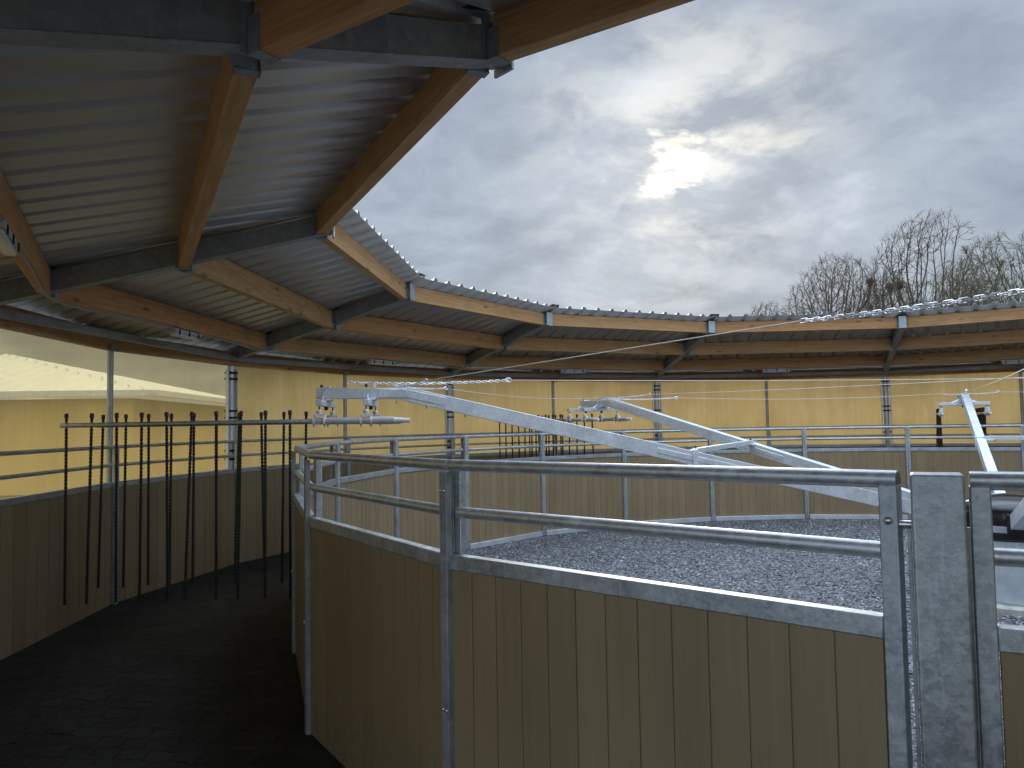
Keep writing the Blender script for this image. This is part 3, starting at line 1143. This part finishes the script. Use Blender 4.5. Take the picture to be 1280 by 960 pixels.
# ------------------------------------------------------------------ bare trees behind the roof on the right
def make_tree(seed, base, H, W, mat, label, dense=1.0):
    """bare crown grown by space colonisation, limb radii from the pipe model"""
    from mathutils.kdtree import KDTree
    rt = random.Random(seed)
    z0 = H * 0.24
    att = []
    N = int(6500 * dense)
    lobes = [(rt.uniform(-.45, .45) * W, rt.uniform(-.45, .45) * W, rt.uniform(0.5, 0.75) * H, rt.uniform(.4, .62)) for _ in range(6)]
    while len(att) < N:
        u = Vector((rt.uniform(-1, 1), rt.uniform(-1, 1), rt.uniform(-1, 1)))
        if u.length > 1 or u.length < 0.25:
            continue
        p = Vector((u.x * W, u.y * W, z0 + (H - z0) * (0.5 + 0.5 * u.z)))
        low = (p.z - z0) / (H - z0)
        if low < 0.35 and rt.random() > 0.25 + low * 2:
            continue
        if noise.noise(p * 0.35 + Vector((seed, 0, 0))) < -0.22:
            continue
        att.append(p)
    nodes = [Vector((0, 0, 0))]
    par = [-1]
    step = H * 0.017
    d = Vector((rt.gauss(0, .05), rt.gauss(0, .05), 1)).normalized()
    while nodes[-1].z < z0 * 1.25:
        d = (d + Vector((rt.gauss(0, .06), rt.gauss(0, .06), 0))).normalized()
        nodes.append(nodes[-1] + d * step)
        par.append(len(nodes) - 2)
    kill = step * 1.5
    for it in range(90):
        kd = KDTree(len(nodes))
        for i, p in enumerate(nodes):
            kd.insert(p, i)
        kd.balance()
        pull = {}
        rest = []
        for a in att:
            _, i, ds = kd.find(a)
            if ds < kill:
                continue
            rest.append(a)
            if ds < H * 0.3:
                pull.setdefault(i, Vector((0, 0, 0)))
                pull[i] += (a - nodes[i]).normalized()
        att = rest
        if not att or not pull:
            break
        for i, dv in pull.items():
            if dv.length < 1e-4:
                continue
            pd = (nodes[i] - nodes[par[i]]).normalized() if par[i] >= 0 else Vector((0, 0, 1))
            dv = (dv.normalized() + pd * 0.55 + Vector((rt.gauss(0, .10), rt.gauss(0, .10), rt.gauss(0, .08) + 0.16))).normalized()
            q = nodes[i] + dv * step
            nodes.append(q)
            par.append(i)
    # twigs at the ends
    kids = [[] for _ in nodes]
    for i, p in enumerate(par):
        if p >= 0:
            kids[p].append(i)
    n0 = len(nodes)
    for i in range(n0):
        if nodes[i].z < z0 * 1.3 or (kids[i] and rt.random() > 0.35):
            continue
        dd = (nodes[i] - nodes[par[i]]).normalized()
        for _ in range(4 if not kids[i] else 1):
            q, pi_ = nodes[i], i
            tv = (dd * 1.5 + Vector((rt.gauss(0, .5), rt.gauss(0, .5), rt.gauss(0, .4) + .2))).normalized()
            for _k in range(2):
                tv = (tv + Vector((rt.gauss(0, .12), rt.gauss(0, .12), rt.gauss(0, .12) + .05))).normalized()
                q = q + tv * step * rt.uniform(0.9, 1.6)
                nodes.append(q)
                par.append(pi_)
                pi_ = len(nodes) - 1
    kids = [[] for _ in nodes]
    for i, p in enumerate(par):
        if p >= 0:
            kids[p].append(i)
    E_ = 2.35
    acc = [0.0] * len(nodes)
    for i in range(len(nodes) - 1, -1, -1):
        if acc[i] == 0:
            acc[i] = 0.0065 ** E_
        if par[i] >= 0:
            acc[par[i]] += acc[i]
    rad = [a ** (1 / E_) for a in acc]
    tr, cr = MB(), MB()
    # chains of nodes: each follows its thickest child
    stack = [0]
    done = set()
    while stack:
        i = stack.pop()
        ch = [i] if par[i] < 0 else [par[i], i]
        while kids[ch[-1]]:
            ks = sorted(kids[ch[-1]], key=lambda k: -rad[k])
            stack += ks[1:]
            ch.append(ks[0])
        rr_ = [rad[k] for k in ch]
        if par[i] >= 0:
            rr_[0] = min(rr_[0], rr_[1] * 1.15)
        r0 = rr_[0]
        b = tr if par[i] < 0 else cr
        if len(ch) > 1:
            b.tube([nodes[k] for k in ch], rr_, 9 if r0 > .1 else 5 if r0 > .04 else 3, cap=False)
    t_ = empty('bare_tree', label, 'tree', (base.x, base.y, -0.02), 0, 'bare trees behind the roof')
    tr.build('trunk', mat, t_, ang=80)
    cr.build('crown', mat, t_, ang=80)


def tree(px, top, depth, wpx, seed, mat, lab, dense=1.0):
    p = at(px, 500, depth)
    tz = at(px, top, depth).z
    make_tree(seed, Vector((p.x, p.y, 0)), tz, wpx / FPX * depth / 2, mat, lab, dense)


tree(1170, 266, 44, 160, 5, BARK, 'tallest bare tree with a broad spreading crown behind the roof edge')
tree(1048, 318, 46, 125, 8, BARK, 'smaller round bare tree left of the tallest one, behind the roof')
tree(1268, 290, 48, 150, 12, BARK2, 'dense greenish bare tree cut by the right picture edge', 1.1)
tree(962, 378, 62, 75, 17, BARK, 'lowest bare tree, leftmost, just peeping over the roof edge')
tree(1112, 345, 60, 110, 23, BARK2, 'bare tree filling the gap between the tallest and the round tree')
tree(1222, 318, 58, 120, 29, BARK2, 'bare tree behind and between the tallest and the greenish tree')

# ------------------------------------------------------------------ light: overcast sky with the sun breaking through
SUN = Vector((0.40097, 0.85861, 0.31939)).normalized()
EL, AZS = math.asin(SUN.z), math.atan2(SUN.y, SUN.x)
w = bpy.data.worlds.new('World')
sc.world = w
w.use_nodes = True
nt = w.node_tree
nt.nodes.clear()
t = NT(nt)
out = nt.nodes.new('ShaderNodeOutputWorld')
sky = t.n('ShaderNodeTexSky', sky_type='NISHITA', sun_disc=False, sun_elevation=EL, sun_rotation=PI / 2 - AZS)
tc = t.n('ShaderNodeTexCoord')
dr = t.n('ShaderNodeVectorMath', {0: tc.outputs['Generated']}, operation='NORMALIZE').outputs[0]
sx = t.n('ShaderNodeSeparateXYZ', {0: dr})
zc = t.math('ADD', t.math('MAXIMUM', sx.outputs[2], 0.0), 0.30)
pv = t.n('ShaderNodeCombineXYZ', {0: t.math('DIVIDE', sx.outputs[0], zc), 1: t.math('DIVIDE', sx.outputs[1], zc), 2: 0.37}).outputs[0]
wq = t.n('ShaderNodeVectorMath', {0: t.n('ShaderNodeTexNoise', {'Vector': pv, 'Scale': 2.2, 'Detail': 3.0}).outputs[1], 1: (0.22, 0.22, 0.0)}, operation='MULTIPLY').outputs[0]
pw = t.n('ShaderNodeVectorMath', {0: pv, 1: wq}, operation='ADD').outputs[0]
c1 = t.noise(pw, 1.9, 9, 0.6, 0.0)
pv2 = t.n('ShaderNodeVectorMath', {0: pw, 1: (3.1, 7.7, 2.0)}, operation='ADD').outputs[0]
c2 = t.noise(pv2, 4.6, 8, 0.6, 0.0)
c3 = t.noise(t.n('ShaderNodeVectorMath', {0: pw, 1: (9.3, 1.7, 5.0)}, operation='ADD').outputs[0], 7.5, 6, 0.58, 0.0)
cl = t.math('ADD', t.math('MULTIPLY', c1, 0.62), t.math('MULTIPLY', c2, 0.38))
base = t.ramp(cl, [(0.37, (0.222, 0.268, 0.338)), (0.47, (0.285, 0.338, 0.418)), (0.56, (0.365, 0.425, 0.505)), (0.67, (0.55, 0.61, 0.68))])
sd = t.n('ShaderNodeVectorMath', {0: dr, 1: tuple(SUN)}, operation='DOT_PRODUCT').outputs['Value']
ang = t.math('ARCCOSINE', t.math('MINIMUM', sd, 0.99999))
angw = t.math('ADD', ang, t.math('MULTIPLY', t.math('SUBTRACT', c1, 0.5), 0.45))
g1 = t.n('ShaderNodeMapRange', {'Value': angw, 'From Min': 0.0, 'From Max': 0.22, 'To Min': 1.0, 'To Max': 0.0}, interpolation_type='SMOOTHSTEP').outputs[0]
angc = t.math('ADD', ang, t.math('MULTIPLY', t.math('SUBTRACT', c3, 0.47), 0.30))
g0 = t.n('ShaderNodeMapRange', {'Value': angc, 'From Min': 0.0, 'From Max': 0.044, 'To Min': 1.0, 'To Max': 0.0}, interpolation_type='SMOOTHSTEP').outputs[0]
thin = t.ramp(c2, [(0.41, 0.03), (0.50, 0.5), (0.57, 1.0)])
glow = t.math('MULTIPLY', g1, t.math('MULTIPLY', thin, 0.62))
glow = t.math('ADD', glow, t.math('MULTIPLY', g0, 0.85))
gc = t.n('ShaderNodeVectorMath', {0: (0.70, 0.62, 0.42), 'Scale': glow}, operation='SCALE').outputs[0]
# cloud deck boosted overhead and opposite the sun as added fill light
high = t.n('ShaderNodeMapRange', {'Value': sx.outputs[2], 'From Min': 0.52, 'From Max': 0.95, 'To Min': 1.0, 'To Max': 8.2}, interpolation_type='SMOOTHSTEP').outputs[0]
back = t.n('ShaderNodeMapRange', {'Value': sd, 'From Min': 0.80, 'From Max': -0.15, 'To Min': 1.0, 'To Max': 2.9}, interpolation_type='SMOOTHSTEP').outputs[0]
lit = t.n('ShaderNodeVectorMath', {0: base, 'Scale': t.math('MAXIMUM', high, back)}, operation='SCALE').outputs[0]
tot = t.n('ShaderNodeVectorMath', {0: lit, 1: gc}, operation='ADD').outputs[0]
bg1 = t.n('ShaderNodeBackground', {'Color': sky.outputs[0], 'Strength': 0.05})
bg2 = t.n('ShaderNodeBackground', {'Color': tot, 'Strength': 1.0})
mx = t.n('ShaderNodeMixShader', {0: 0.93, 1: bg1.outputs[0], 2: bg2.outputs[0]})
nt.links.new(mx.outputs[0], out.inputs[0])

sl_ = bpy.data.lights.new('sun', 'SUN')
sl_.energy = 1.0
sl_.angle = R(14)
sl_.color = (1.0, 0.93, 0.82)
so = bpy.data.objects.new('sun', sl_)
COL.objects.link(so)
so.rotation_euler = (-SUN).to_track_quat('-Z', 'Y').to_euler()

sc.view_settings.view_transform = 'Standard'
sc.view_settings.look = 'None'
sc.view_settings.exposure = 0.35
sc.view_settings.gamma = 1.0
sc.cycles.max_bounces = 10
sc.cycles.transparent_max_bounces = 12
